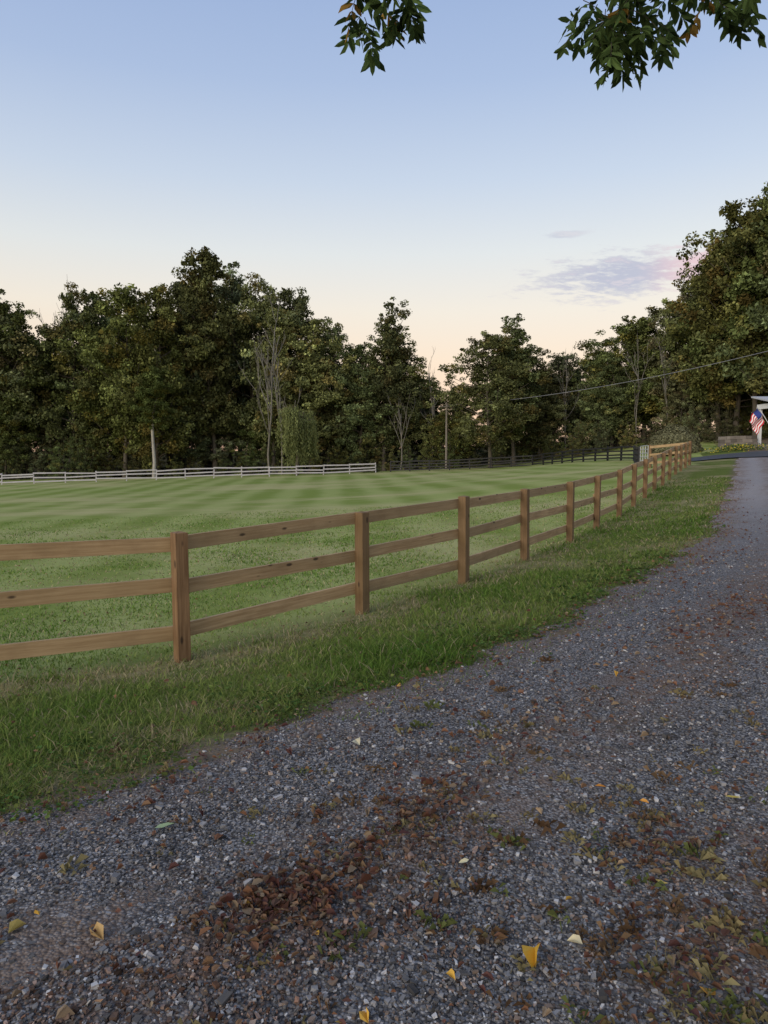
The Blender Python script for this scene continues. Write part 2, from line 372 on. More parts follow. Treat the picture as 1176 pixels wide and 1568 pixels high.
# ------------------------------------------------------------------ tubes
def tube(P,Rr,k=6):
    P=np.asarray(P,float);n=len(P);T=unit(np.gradient(P,axis=0))
    ref=np.where(np.abs(T[:,2:3])>.9,np.array([[1.,0,0]]),np.array([[0,0,1.]]))
    A=unit(np.cross(T,ref));B=np.cross(T,A)
    th=np.arange(k)/k*2*math.pi
    V=P[:,None]+(A[:,None]*np.cos(th)[None,:,None]+B[:,None]*np.sin(th)[None,:,None])*np.asarray(Rr)[:,None,None]
    i=np.arange(n*k).reshape(n,k);j=np.roll(i,-1,1)
    return V.reshape(-1,3),np.stack([i[:-1],j[:-1],j[1:],i[1:]],-1).reshape(-1,4)
class Acc:
    def __init__(s): s.V=[];s.F=[];s.n=0;s.C=[]
    def add(s,V,F,c=None):
        s.V.append(V);s.F.append(np.asarray(F)+s.n);s.n+=len(V)
        if c is not None: s.C.append(np.broadcast_to(np.asarray(c,float),(len(V),3)))
    def mesh(s,name,mat,smooth=False): return mesh_np(name,np.concatenate(s.V),s.F,mat,col=np.concatenate(s.C) if s.C else None,smooth=smooth)
bark=simple_mat('bark',(.10,.085,.065),.95,.5,3)
grey=simple_mat('grey_bark',(.19,.175,.15),.95,.4,2)
pale=simple_mat('pale_bark',(.32,.30,.26),.9,.6,1.5)
foli=col_mat('foliage',0,objvar=.36,diff=True)
# ------------------------------------------------------------------ woodland trees
def tree_meshes(seed,kind):
    r=R(seed); Ht=20.; 
    P=dict(round=dict(Rr=5.2,base=.24,nl=46),tall=dict(Rr=3.7,base=.22,nl=50),broad=dict(Rr=6.2,base=.16,nl=50),lean=dict(Rr=4.3,base=.34,nl=32),shrub=dict(Rr=8.5,base=.04,nl=34))[kind]
    W=Acc(); lean=r.randn(2)*.9
    def tr(t): return np.array([lean[0]*t*t+.35*math.sin(t*5+seed),lean[1]*t*t+.35*math.cos(t*4+seed),Ht*t])
    if kind!='shrub':
        ts=np.linspace(0,.93,12); V,F=tube([tr(q) for q in ts],.24*(1-ts*.9)+.12*np.exp(-ts*18),8); W.add(V,F)
    cl=[]
    for i in range(P['nl']):
        t=P['base']+(1-P['base'])*((i+r.rand())/P['nl'])
        s=(t-P['base'])/(1-P['base'])
        if kind in('round','broad'): pr=math.sin(math.pi*min(1,.16+.84*s)**.8)**.6 if .16+.84*s<1 else 0
        elif kind=='shrub': pr=math.sqrt(max(0,1-s*s))
        else: pr=(math.sin(math.pi*(.12+.80*s))**.8)*(1-.35*s)
        pr=max(pr,.08)
        a=i*2.399+r.randn()*.5; L=P['Rr']*pr*r.uniform(.5,1.2)
        st=tr(max(.02,t-.12*pr)) if kind!='shrub' else np.array([r.randn(),r.randn(),0.])
        if kind=='shrub': en=np.array([math.cos(a)*L,math.sin(a)*L,t*Ht*.95])
        else: en=tr(min(1,t))+np.array([math.cos(a)*L,math.sin(a)*L,.15*L+.8*r.randn()])
        mid=(st+en)/2+np.array([0,0,-.06*L])+r.randn(3)*.2
        V,F=tube([st,mid,en],[.07,.045,.02],4); W.add(V,F)
        for _ in range(r.randint(5,9)):
            q=r.uniform(.35,1.08); c=st+(en-st)*q+r.randn(3)*np.array([.9,.9,.7])*(.4+.6*pr)
            cl.append((c,r.uniform(.35,1.15)*(.55+.45*pr)))
    LP=[];LN=[];LC=[]
    for c,cr in cl:
        n=int(150*cr*cr/.9)+16
        d=unit(r.randn(n,3)); rr_=cr*(.25+.95*r.rand(n,1)**.7)
        p=c+d*rr_*np.array([1,1,.7])
        LP.append(p); LN.append(unit(d*.6+r.randn(n,3)*.8+np.array([0,0,.4])))
        base=np.array([.100,.120,.042])*math.exp(r.randn()*.3); base=base*(1+np.array([.4,.1,-.1])*(r.rand()<.16))
        LC.append(base*np.exp(r.randn(n,1)*.3))
    P_=np.concatenate(LP);Nn=np.concatenate(LN);C=np.concatenate(LC);n=len(P_)
    k=P_[:,2]>.15; P_,Nn,C=P_[k],Nn[k],C[k]; n=len(P_)
    A=unit(np.cross(Nn,r.randn(n,3)));B=np.cross(Nn,A)
    s=.122*np.exp(r.randn(n,1)*.35)
    V=np.stack([P_-A*s,P_+B*s*.65+A*s*.1,P_+A*s*1.1+Nn*s*.2,P_-B*s*.65],1).reshape(-1,3)
    F=np.arange(n*4).reshape(-1,4)
    return W.mesh('tree_wood_'+kind,bark,True),mesh_np('crown_'+kind,V,F,foli,col=np.repeat(C,4,0))
TM={}
for k,seeds in dict(round=(1,2,3),tall=(4,5),broad=(6,7),lean=(8,9),shrub=(10,11,12)).items(): TM[k]=[tree_meshes(s,k) for s in seeds]
rt=R(77)
NM=dict(round='oak_tree',tall='tulip_poplar_tree',broad='maple_tree',lean='ash_tree',shrub='bush')
def put_tree(x,y,h,kind,wid=1.0,name=None,sink=.1):
    ms=TM[kind][rt.randint(len(TM[kind]))]
    e=empty(name or NM[kind],(x,y,Hs(x,y)-sink)); s=h/20.
    e.scale=(s*wid,s*wid,s); e.rotation_euler=(0,0,rt.rand()*6.28)
    obj('trunk_and_limbs',ms[0],e); obj('crown',ms[1],e)
    return e
S=[(-.60,100,.22,'round'),(-.56,100,.21,'broad'),(-.52,97,.201,'round'),(-.493,99,.190,'round'),(-.46,102,.145,'lean'),(-.413,100,.206,'broad'),(-.378,103,.202,'round'),(-.345,97,.212,'round'),(-.305,96,.218,'broad'),
(-.268,105,.225,'tall'),(-.232,100,.262,'tall'),(-.205,106,.235,'round'),(-.172,104,.218,'broad'),(-.145,100,.19,'tall'),(-.118,105,.208,'round'),(-.095,101,.170,'round'),(-.06,104,.158,'broad'),(-.030,100,.142,'broad'),
(.003,100,.182,'tall'),(.036,103,.135,'round'),(.058,112,.100,'lean'),(.115,108,.090,'round'),(.140,87,.160,'round'),(.172,90,.168,'tall'),(.197,95,.137,'broad'),(.232,98,.130,'lean'),(.262,100,.120,'round'),
(.292,98,.138,'tall'),(.312,93,.165,'round'),(.346,92,.175,'tall'),(.375,90,.203,'round'),(.405,88,.210,'tall'),(.432,87,.225,'broad'),(.446,79,.278,'tall'),(.47,76,.318,'round'),(.5,74,.342,'tall'),(.535,72,.350,'round'),(.57,74,.345,'broad'),(.61,78,.33,'round')]
for u,d,e_,k in S:
    x,y=u*d*1.0,d
    h=1.6+e_*d-Hs(x,y)
    wid={'tall':1.0,'round':1.05,'broad':.95,'lean':1.05}[k]*min(1.15,math.sqrt(21/h)*1.0)
    put_tree(x,y,h*1.0,k,wid)
us=np.array([s[0] for s in S]);es=np.array([s[2] for s in S])
# second and third rows, lower
for row,(dd,fac) in enumerate(((113,.86),(130,.74))):
    u=-.66+.013*row
    while u<.62:
        d=dd-(18 if u>.3 else 0)+rt.randn()*2
        ef=np.interp(u,us,es)*fac*rt.uniform(.74,1.0)
        if .062<u<.108: ef=min(ef,.05)
        x=u*d;h=max(6,1.6+ef*d-Hs(x,d))
        put_tree(x,d,h,['round','broad','tall','lean'][rt.randint(4)],1.1)
        u+=.044+rt.rand()*.014
# low dense growth deep in the wood
u=-.66
while u<.62:
    d=118-(20 if u>.3 else 0); put_tree(u*d,d,rt.uniform(5.5,8.0),'shrub',1.3); u+=.043
# understory along wood edge
u=-.62
while u<.6:
    d=np.interp(u,[-.6,0,.2,.35,.45,.6],[93,97,92,84,76,74])+rt.rand()*4
    x=u*d
    put_tree(x,d,rt.uniform(2.0,6.5),'shrub',rt.uniform(.7,1.2)*1.0)
    if rt.rand()<.65: put_tree(x+rt.randn(),d+3,rt.uniform(6.5,12),['round','broad'][rt.randint(2)],1.2)
    u+=.026+rt.rand()*.012
put_tree(.262*88,88,5.0,'shrub',.9); put_tree(-.015*89,91,1.7,'shrub',2.2)
# clipped round shrub beyond the gate
r=R(71); n=16000; d=unit(r.randn(n,3)); d[:,2]=np.abs(d[:,2]); lump=1+.06*np.sin(d[:,0]*9+1)*np.sin(d[:,1]*8)+.04*np.sin(d[:,2]*14)
P=d*np.array([2.2,2.2,2.3])*(lump*(.86+.16*r.rand(n)))[:,None]; a=unit(np.cross(d,r.randn(n,3))); s=np.full(n,.16)
V,F=leafcards(P,a,d+r.randn(n,3)*.5,s,s*.6,np.full(n,.2),np.full(n,.3))
c=np.array([.17,.165,.075])*np.exp(r.randn(n,1)*.3)
e=empty('round_shrub',(25.2,64.5,Hs(25.2,64.5)+.1)); obj('crown',mesh_np('shrub_crown',V,F,foli,col=np.repeat(c,6,0)),e)
A=Acc()
for i in range(7):
    q=i*.9; V,F=tube([(0,0,-.3),(math.cos(q)*.5,math.sin(q)*.5,.9),(math.cos(q)*1.4,math.sin(q)*1.4,1.4)],[.07,.05,.02],5);A.add(V,F)
obj('stems',A.mesh('stems',bark,True),e)
# bare trees
def bare(name,x,y,h,seed,mat):
    r=R(seed); A=Acc()
    def br(p,d,L,rr,lv):
        n=5; pts=[p]; dd=d.copy()
        for i in range(n): dd=unit(dd+r.randn(3)*.09+np.array([0,0,.08])); pts.append(pts[-1]+dd*L/n)
        V,F=tube(pts,np.linspace(rr,rr*.5,n+1),5); A.add(V,F)
        if lv<3:
            for i in range(3 if lv else 7):
                q=pts[r.randint(2,n+1)]; nd=unit(dd+r.randn(3)*np.array([.42,.42,.25])+np.array([0,0,.45]))
                br(q,nd,L*r.uniform(.35,.55),rr*.5,lv+1)
    br(np.zeros(3),np.array([0,0,1.]),h*.66,h*.008,0)
    e=empty(name,(x,y,Hs(x,y)-.1)); obj('branches',A.mesh('bare_branches',mat,True),e)
for u,d,e_,s in [(-.44,104,.215,1),(-.155,95,.18,2),(-.138,94,.14,5),(.022,97,.09,3),(.065,100,.12,4),(.245,95,.12,6),(.34,87,.14,8),(.38,84,.155,9)]:
    bare('bare_tree',u*d,d,1.6+e_*d-Hs(u*d,d),s,grey)
# birch-like pale trunk
e=empty('birch_tree',(-.311*91,91,Hs(-28.3,91)))
A=Acc(); V,F=tube([(0,0,-.2),(.12,0,2),(0,.1,4),(-.08,.1,6),(.1,0,8)],[.26,.21,.19,.17,.13],8); A.add(V,F); obj('trunk',A.mesh('trunk',pale,True),e)
V,F=tube([(0.1,0,7.9),(.5,0,9.5),(1.2,.2,11)],[.13,.09,.05],6); obj('limb',mesh_np('limb',V,F,bark),e)
o2=obj('crown',TM['lean'][0][1],e,(0,0,3.5)); o2.scale=(.6,.6,.5)
# weeping willow
r=R(88); A=Acc(); e=empty('willow_tree',(-.117*91,90.5,Hs(-10.6,90.5)))
V,F=tube([(0,0,0),(.1,0,2),(0,.1,4),(.1,0,6.5)],[.28,.2,.15,.08],8);A.add(V,F)
P=[];C=[]
lobes=[(r.randn(2)*1.1,r.uniform(6.2,8.6),r.uniform(.9,1.6)) for _ in range(10)]
for i in range(290):
    lc,lt,lr=lobes[r.randint(10)]
    a=r.rand()*6.28; q=lr*math.sqrt(r.rand()); x0=lc[0]+math.cos(a)*q; y0=lc[1]+math.sin(a)*q
    top=lt-.5*(q/lr)**2+r.randn()*.2; L=r.uniform(1.8,5.6)
    bot=max(.9,top-L); nseg=int((top-bot)*15)+2
    zz=np.linspace(top,bot,nseg); fr=(top-zz)/8; ra=math.hypot(x0,y0)+.3
    px=x0*(1+fr*.9/ra)+r.randn(nseg)*.11; py=y0*(1+fr*.9/ra)+r.randn(nseg)*.11
    P.append(np.stack([px,py,zz],-1)); C.append(np.array([.17,.19,.075])*math.exp(r.randn()*.3)*np.ones((nseg,1)))
    if i%10==0:
        V,F=tube([(0,0,r.uniform(3,6)),(px[0]*.5,py[0]*.5,top-.2),(px[0],py[0],top)],[.07,.05,.02],4);A.add(V,F)
P=np.concatenate(P);C=np.concatenate(C);n=len(P)
D=unit(np.stack([r.randn(n)*.45,r.randn(n)*.45,-np.ones(n)],-1));V,F=leafcards(P,D,r.randn(n,3),np.full(n,.26),np.full(n,.09),np.zeros(n),np.zeros(n))
obj('trunk',A.mesh('willow_trunk',bark,True),e); obj('crown',mesh_np('willow_crown',V,F,col_mat('willow_leaf',.2,diff=True),col=np.repeat(C,6,0)),e)
# ------------------------------------------------------------------ fences
def wood_mat(name,c1,c2,c3,rough=.75):
    m,t=mat_new(name)
    wc=t.n('ShaderNodeAttribute',attribute_name='wc').outputs['Vector']
    mp=t.n('ShaderNodeMapping',{'Vector':wc,'Scale':(1.2,26,1)})
    g1=t.noise(mp.outputs[0],1.6,6,.65)
    s=t.n('ShaderNodeSeparateXYZ',{0:wc}); wn=t.n('ShaderNodeTexWhiteNoise',{'W':s.outputs['Z']},noise_dimensions='1D').outputs['Value']
    c=t.mix(t.step(g1,.3,.7),c1,c2); c=t.mix(t.math('MULTIPLY',wn,.75),c,c3)
    n2=t.noise(wc,2.2,4); c=t.mix(t.step(n2,.45,.75,0,.5),c,[q*.6 for q in c1])
    mk=t.n('ShaderNodeMapping',{'Vector':wc,'Scale':(2.6,6.5,1)})
    vo=t.n('ShaderNodeTexVoronoi',{'Vector':mk.outputs[0],'Scale':1.0}).outputs['Distance']
    c=t.mix(t.step(vo,.07,.15,.85,0),c,(.03,.018,.012))
    bp=t.n('ShaderNodeBump',{'Height':g1,'Strength':.3,'Distance':.004})
    out_surf(t,principled(t,c,rough,bp.outputs[0],.25)); return m
class Boards:
    def __init__(s): s.V=[];s.F=[];s.W=[];s.k=0
    def box(s,a,b,side,up,hw,hh,top=0):
        a=Vector(a);b=Vector(b);L=(b-a).length;i=len(s.V);s.k+=1
        for p,u in ((a,0),(b,L)):
            for sx,sy in ((-1,-1),(1,-1),(1,1),(-1,1)):
                s.V.append(p+side*sx*hw+up*sy*hh); s.W.append((u+s.k*3.7,sx*hw*.9+sy*hh,s.k*1.0))
        s.F+= [(i,i+3,i+2,i+1),(i,i+1,i+5,i+4),(i+1,i+2,i+6,i+5),(i+2,i+3,i+7,i+6),(i+3,i,i+4,i+7)]
        if top: # hip-cut post top
            c=sum((s.V[i+4+j] for j in range(4)),Vector((0,0,0)))/4+Vector((0,0,top)); s.V.append(c); s.W.append((L+s.k*3.7,0,s.k*1.0)); j=i+8
            s.F+=[(i+4,i+5,j),(i+5,i+6,j),(i+6,i+7,j),(i+7,i+4,j)]
        else: s.F.append((i+4,i+5,i+6,i+7))
    def obj(s,name,mat,parent,bev=.005):
        tri=[f for f in s.F if len(f)==3];q=[f for f in s.F if len(f)==4]
        me=mesh_np(name,np.array([tuple(v) for v in s.V]),[np.array(q)]+([np.array(tri)] if tri else []),mat,attrs={'wc':np.array(s.W)})
        o=obj(name,me,parent)
        if bev: b=o.modifiers.new('bevel','BEVEL'); b.width=bev; b.segments=2; b.limit_method='ANGLE'
        return o
def fence(name,pts,ht,rails,rh,pw,mats,rt_=.02,side=1,capt=.015,bev=.004,jit=.02):
    e=empty(name); B=Boards();Q=Boards(); r=R(5)
    n=len(pts); Z=[Hs(*p) for p in pts]
    for i,(x,y) in enumerate(pts):
        q=pts[min(i+1,n-1)];p=pts[max(i-1,0)]; d=Vector((q[0]-p[0],q[1]-p[1],0)).normalized(); s=Vector((d.y,-d.x,0))
        tl=Vector((r.randn()*jit*.5,r.randn()*jit*.5,0))
        a=Vector((x,y,Z[i]-.25));b=Vector((x,y,Z[i]+ht+r.randn()*jit*.4))+tl
        Q.box(a,b,s,d,pw/2,pw/2,top=capt)
    for i in range(n-1):
        x0,y0=pts[i];x1,y1=pts[i+1]; d=Vector((x1-x0,y1-y0,0)).normalized(); s=Vector((d.y,-d.x,0))
        of=-s*(pw/2+rt_)*side
        for k,h in enumerate(rails):
            a=Vector((x0,y0,Z[i]+h+r.randn()*jit*.6))+of+d*.003; b=Vector((x1,y1,Z[i+1]+h+r.randn()*jit*.6))+of-d*.003
            up=Vector((0,0,1)); B.box(a,b,s,up,rt_,rh/2)
    Q.obj('posts',mats[0],e,bev);B.obj('rails',mats[1],e,bev*.8)
    return e
wp=wood_mat('treated_post_wood',(.145,.080,.038),(.27,.165,.085),(.17,.115,.055)); wr=wood_mat('treated_rail_wood',(.32,.205,.10),(.52,.365,.20),(.23,.17,.09))
fence('wooden_fence',[tuple(p) for p in FENCE],1.29,(1.19,.735,.29),.145,.13,(wp,wr),.02,1,jit=.024)
fence('wooden_fence',[(16.9,41.0),(15.3,42.6)],1.29,(1.19,.735,.29),.145,.13,(wp,wr))
def line(pts,step=2.44):
    PL=np.array(pts,float);seg=np.sqrt(((PL[1:]-PL[:-1])**2).sum(1));s=np.r_[0,np.cumsum(seg)];q=np.arange(0,s[-1]+.01,step)
    return [(float(a),float(b)) for a,b in zip(np.interp(q,s,PL[:,0]),np.interp(q,s,PL[:,1]))]
wh=simple_mat('white_fence_paint',(.46,.44,.45),.6,.35,.8); bk=simple_mat('black_fence_paint',(.02,.02,.021),.6,.3,2)
fence('white_fence',line([(-66,73),(-41.6,80),(-20,86),(0,90.2)],3.2),1.2,(1.08,.68,.28),.14,.12,(wh,wh),.03,-1,bev=0,jit=.08)
fence('black_fence',line([(0.8,90.3),(17.4,85),(21.6,64),(15.9,46.2)]),1.3,(1.2,.85,.52,.22),.13,.14,(bk,bk),.03,-1,bev=0,jit=.05)
# tubular gate
mt=simple_mat('galvanized_steel',(.5,.51,.52),.45,.15,8,metal=.4)
e=empty('metal_gate'); A=Acc(); g0=np.array([15.2,42.7]);g1=np.array([15.9,46.0]); 
def P3(s,h): q=g0+(g1-g0)*s; return (q[0],q[1],Hs(*q)+h)
for h in (.2,.42,.64,.86,1.08,1.3): V,F=tube([P3(0,h),P3(.5,h),P3(1,h)],[.028]*3,6);A.add(V,F)
for s in (0,.33,.66,1): V,F=tube([P3(s,.2),P3(s,.7),P3(s,1.3)],[.028]*3,6);A.add(V,F)
obj('gate_tubes',A.mesh('gate_tubes',mt,True),e)
# ------------------------------------------------------------------ utility pole + wire
e=empty('utility_pole'); A=Acc(); px_,py_=.084*92,92; z0=Hs(px_,py_)
V,F=tube([(px_,py_,z0),(px_,py_,z0+4),(px_,py_,z0+8.4)],[.15,.13,.11],8);A.add(V,F)
V,F=tube([(px_-.8,py_,z0+7.7),(px_,py_-.1,z0+7.7),(px_+.8,py_,z0+7.7)],[.06]*3,5);A.add(V,F)
obj('pole',A.mesh('pole',simple_mat('pole_wood',(.20,.175,.15),.9,.3,3),True),e)
a=np.array([px_,py_,z0+7.9]);b=np.array([42.,56.,12.7]); ss_=np.linspace(0,1,30); W=a+(b-a)*ss_[:,None]; W[:,2]-=1.4*4*ss_*(1-ss_)
V,F=tube(W,[.024]*30,5); obj('power_line',mesh_np('power_line',V,F,simple_mat('wire_grey',(.22,.225,.24),.6)),e)
# ------------------------------------------------------------------ porch of white house at the right
def cub(B,x0,x1,y0,y1,z0,z1):
    V=np.array([(x0,y0,z0),(x1,y0,z0),(x1,y1,z0),(x0,y1,z0),(x0,y0,z1),(x1,y0,z1),(x1,y1,z1),(x0,y1,z1)],float); B.add(V,cf)
hx,hy=31.7,60.5; hz=Hs(32,61)
e=empty('white_house',(0,0,0)); wht=simple_mat('white_siding',(.76,.76,.74),.6,.06,3); roofm=simple_mat('roof_shingles',(.42,.43,.45),.9,.2,12); glass=simple_mat('window_glass',(.03,.035,.045),.1,.2,2)
A=Acc(); 
for px_ in (hx+.1,hx+2.6,hx+5.1,hx+7.6):
    cub(A,px_-.14,px_+.14,hy,hy+.28,hz+.35,hz+3.3)
cub(A,hx+.0,hx+.24,hy+2.4,hy+2.6,hz+.35,hz+3.3)
obj('porch_posts',A.mesh('porch_posts',wht),e)
A=Acc(); cub(A,hx-.2,hx+11,hy-.15,hy+2.9,hz-.2,hz+.35); obj('porch_floor',A.mesh('porch_floor',simple_mat('porch_stone',(.22,.2,.18),.9,.3,5)),e)
A=Acc(); cub(A,hx-.1,hx+11,hy-.05,hy+.25,hz+3.3,hz+3.7); cub(A,hx-.1,hx+.2,hy+.252,hy+2.7,hz+3.3,hz+3.7)
cub(A,hx+.25,hx+11,hy+.05,hy+.11,hz+1.3,hz+1.38)
for i in range(60): cub(A,hx+.3+i*.17,hx+.35+i*.17,hy+.06,hy+.10,hz+.35,hz+1.3)
obj('beam_and_railing',A.mesh('beam',wht),e)
A=Acc(); cub(A,hx+6.2,hx+15,hy+2.95,hy+8,hz-.2,hz+5.5); obj('walls',A.mesh('walls',wht),e)
A=Acc()
for i in range(3): cub(A,hx+7.2+i*2.6,hx+8.3+i*2.6,hy+2.9,hy+2.97,hz+1.2,hz+2.7)
cub(A,hx+6.15,hx+6.22,hy+5,hy+6,hz+1.2,hz+2.7)
obj('windows',A.mesh('windows',glass),e)
def slab(pts,th): 
    V=np.array(pts,float);V2=V.copy();V2[:,2]+=th; return np.r_[V,V2],np.array([(0,3,2,1),(4,5,6,7),(0,1,5,4),(1,2,6,5),(2,3,7,6),(3,0,4,7)])
A=Acc(); A.add(*slab([(hx-.5,hy-.4,hz+3.71),(hx+11.4,hy-.4,hz+3.71),(hx+11.4,hy+2.93,hz+4.3),(hx-.5,hy+2.93,hz+4.3)],.12))
A.add(*slab([(hx+5.8,hy+2.94,hz+5.51),(hx+15.4,hy+2.94,hz+5.51),(hx+15.4,hy+5.5,hz+7.0),(hx+5.8,hy+5.5,hz+7.0)],.14))
A.add(*slab([(hx+5.8,hy+5.51,hz+7.0),(hx+15.4,hy+5.51,hz+7.0),(hx+15.4,hy+8.3,hz+5.51),(hx+5.8,hy+8.3,hz+5.51)],.14))
obj('roof',A.mesh('roof',roofm),e)
# flag
e=empty('american_flag',(30.3,60.3,hz+1.2)); V,F=tube([(1.6,.3,-.1),(.6,0,1.2),(-.1,-.1,2.2)],[.025]*3,6); obj('flag_pole',mesh_np('flag_pole',V,F,wht),e)
nu,nv=20,26; uu,vv=np.meshgrid(np.linspace(0,1,nu),np.linspace(0,1,nv))
FX=-.08+.85*uu*.7+.12*np.sin(vv*9)*.5-vv*.65; FZ=2.15-1.4*uu*.8-vv*1.15; FY=.12*np.sin(uu*9+vv*3)
m,t=mat_new('flag_cloth'); at=t.n('ShaderNodeAttribute',attribute_name='wc').outputs['Vector']; s=t.n('ShaderNodeSeparateXYZ',{0:at})
stp=t.math('GREATER_THAN',t.math('SINE',t.math('MULTIPLY',s.outputs['X'],6.2832*6.5)),0)
c=t.mix(stp,(.75,.73,.7),(.5,.03,.04)); can=t.math('MULTIPLY',t.math('LESS_THAN',s.outputs['X'],.54),t.math('LESS_THAN',s.outputs['Y'],.4)); c=t.mix(can,c,(.03,.05,.2)); out_surf(t,principled(t,c,.8))
i=np.arange(nu*nv).reshape(nv,nu); F=np.stack([i[:-1,:-1],i[:-1,1:],i[1:,1:],i[1:,:-1]],-1).reshape(-1,4)
obj('cloth',mesh_np('cloth',np.stack([FX,FY,FZ],-1).reshape(-1,3),F,m,attrs={'wc':np.stack([uu,vv,uu*0],-1).reshape(-1,3)},smooth=True),e)
# stone wall
e=empty('stone_wall'); A=Acc(); r=R(61); sm_=col_mat('field_stone',0,.9)
for row in range(4):
    xx=28.2
    while xx<31.2:
        wl=r.uniform(.3,.6); z_=Hs(xx,62.5)+row*.27
        V=cube/.6*np.array([wl/2,.22,.13])*(1+r.uniform(-.1,.1,(8,3)))+np.array([xx+wl/2,62.5,z_+.1]); A.add(V,cf,np.array([.2,.175,.15])*r.uniform(.5,1.4)); xx+=wl
obj('stones',A.mesh('stones',sm_),e)
# flowers near asphalt
r=R(63);n=900; x=28.5+r.randn(n)*1.2;y=60.0+r.randn(n)*.4; z=H(x,y)+r.rand(n)*.45; V,F=leafcards(np.stack([x,y,z],-1),r.randn(n,3),r.randn(n,3),np.full(n,.13),np.full(n,.09),np.zeros(n),np.zeros(n))
c=np.where((r.rand(n)<.25)[:,None],np.array([[.55,.45,.06]]),np.array([[.08,.13,.04]])); obj('flower_bed',mesh_np('flower_bed',V,F,lm,col=np.repeat(c,6,0)))
# stick on gravel
V,F=tube([(-.76,2.53,.022),(-.70,2.575,.03),(-.66,2.60,.028),(-.62,2.66,.03)],[.007,.011,.010,.005],6); obj('fallen_stick',mesh_np('fallen_stick',V,F,simple_mat('stick_bark',(.03,.022,.017),.9),smooth=True))
# ------------------------------------------------------------------ overhanging walnut tree (stands behind the viewer)
r=R(91); e=empty('walnut_tree',(0,0,0)); A=Acc()
def lb(pts,r0,r1,k=8):
    pts=np.array(pts,float); s=np.linspace(0,1,len(pts)); q=np.linspace(0,1,len(pts)*4)
    pp=np.stack([np.interp(q,s,pts[:,j]) for j in range(3)],-1); pp[1:-1]=(pp[:-2]+pp[1:-1]*2+pp[2:])/4
    V,F=tube(pp,np.linspace(r0,r1,len(pp)),k);A.add(V,F)
lb([(4.2,-3.5,-.3),(4.1,-3.4,2),(3.8,-3.1,4.5),(3.4,-2.6,7),(3.2,-2.4,10)],.34,.12,12)
lb([(3.9,-3.2,3.9),(3.4,-1.5,5.4),(2.6,.8,6.2),(1.9,2.6,5.6),(1.5,3.8,4.9),(1.45,4.05,4.4)],.13,.008)
lb([(2.6,.8,6.2),(1.3,2.2,6.1),(.4,3.4,5.3),(.08,3.95,4.5)],.06,.006)
lb([(3.6,-2.8,5.8),(.8,-1.8,7.4),(-2.2,-.4,8.2)],.11,.02); lb([(3.4,-2.6,6.5),(5.5,0,8),(6.8,1.5,8.6)],.1,.02)
lb([(1.9,2.6,5.6),(2.1,3.5,5.0),(1.75,4.0,4.3)],.03,.005); 
LPs=[]
def compound(p,d,L,nl=4):
    p=np.array(p,float);d=unit(np.array(d,float)); pts=[p]
    for i in range(6): d=unit(d+np.array([0,0,-.16])+r.randn(3)*.04); pts.append(pts[-1]+d*L/6)
    V,F=tube(pts,np.linspace(.0025,.001,7),4);A.add(V,F)
    yel=r.rand()<.12
    for i in range(1,7):
        dd=unit(pts[i]-pts[i-1]); sd=unit(np.cross(dd,np.array([0,0,1.])+r.randn(3)*.3))
        for s in (-1,1):
            LPs.append((pts[i],dd*.75+sd*s+np.array([0,0,-.35])+r.randn(3)*.15,np.cross(dd,sd)*s+r.randn(3)*.4,r.uniform(.055,.10),yel and r.rand()<.6))
    LPs.append((pts[-1],d,r.randn(3),.085,yel))
def cluster(c,sx,sy,sz,n,L=.24):
    for _ in range(n):
        p=np.array(c)+r.randn(3)*np.array([sx,sy,sz]); a=r.rand()*6.28
        compound(p,(math.cos(a),math.sin(a),-.35),L*r.uniform(.7,1.15))
cluster((-.085,4.0,3.92),.04,.15,.05,10,.19); cluster((.105,4.0,3.92),.03,.12,.05,9,.16)
cluster((1.17,4.0,3.90),.07,.15,.06,17,.25); cluster((1.47,4.0,3.97),.1,.15,.05,14,.2); cluster((1.76,4.0,3.98),.08,.15,.06,15,.21); cluster((1.24,4.0,3.70),.05,.1,.03,8,.17); cluster((1.10,4.0,3.78),.03,.1,.03,4,.16)
lb([(1.45,4.05,4.45),(1.32,4.0,4.1),(1.24,4.0,3.75)],.008,.003,5); lb([(1.75,4.0,4.35),(1.78,4.0,4.0)],.006,.003,5); lb([(.08,3.95,4.5),(-.08,4,4.15),(-.1,4,3.92)],.006,.003,5)
lb([(.08,3.95,4.5),(.12,4,4.0)],.005,.003,5)
P=np.array([q[0] for q in LPs]);D=np.array([q[1] for q in LPs]);Nn=np.array([q[2] for q in LPs]);Ls=np.array([q[3] for q in LPs]);yl=np.array([q[4] for q in LPs]); n=len(P)
V,F=leafcards(P,D,Nn,Ls,Ls*.38,r.uniform(.1,.5,n),r.uniform(-.2,.8,n))
c=np.array([.065,.10,.032])*np.exp(r.randn(n,1)*.4); c[yl]=np.array([.42,.25,.06])*r.uniform(.5,1.1,(yl.sum(),1))
V=[V];F=[F];C=[np.repeat(c,6,0)]
n=3800; P=np.stack([r.uniform(-3.5,8,n),r.uniform(-7,2.6,n),r.uniform(4.8,9.5,n)],-1)
P+=r.randn(n,3)*.3; cc=fnoise(P[:,0],P[:,1]+P[:,2],44,1.3); k=(P[:,2]-1.6>.62*np.clip(P[:,1],0,9)+.8)&(cc>-.15)&(P[:,2]>4.6); P=P[k];n=len(P)
V_,F_=leafcards(P,r.randn(n,3)+np.array([0,0,-.6]),r.randn(n,3)+np.array([0,0,1.2]),np.full(n,.24),np.full(n,.13),np.full(n,.2),np.full(n,.2))
F.append(F_+len(V[0]));V.append(V_);C.append(np.repeat(np.array([.06,.10,.03])*np.exp(r.randn(n,1)*.25),6,0))
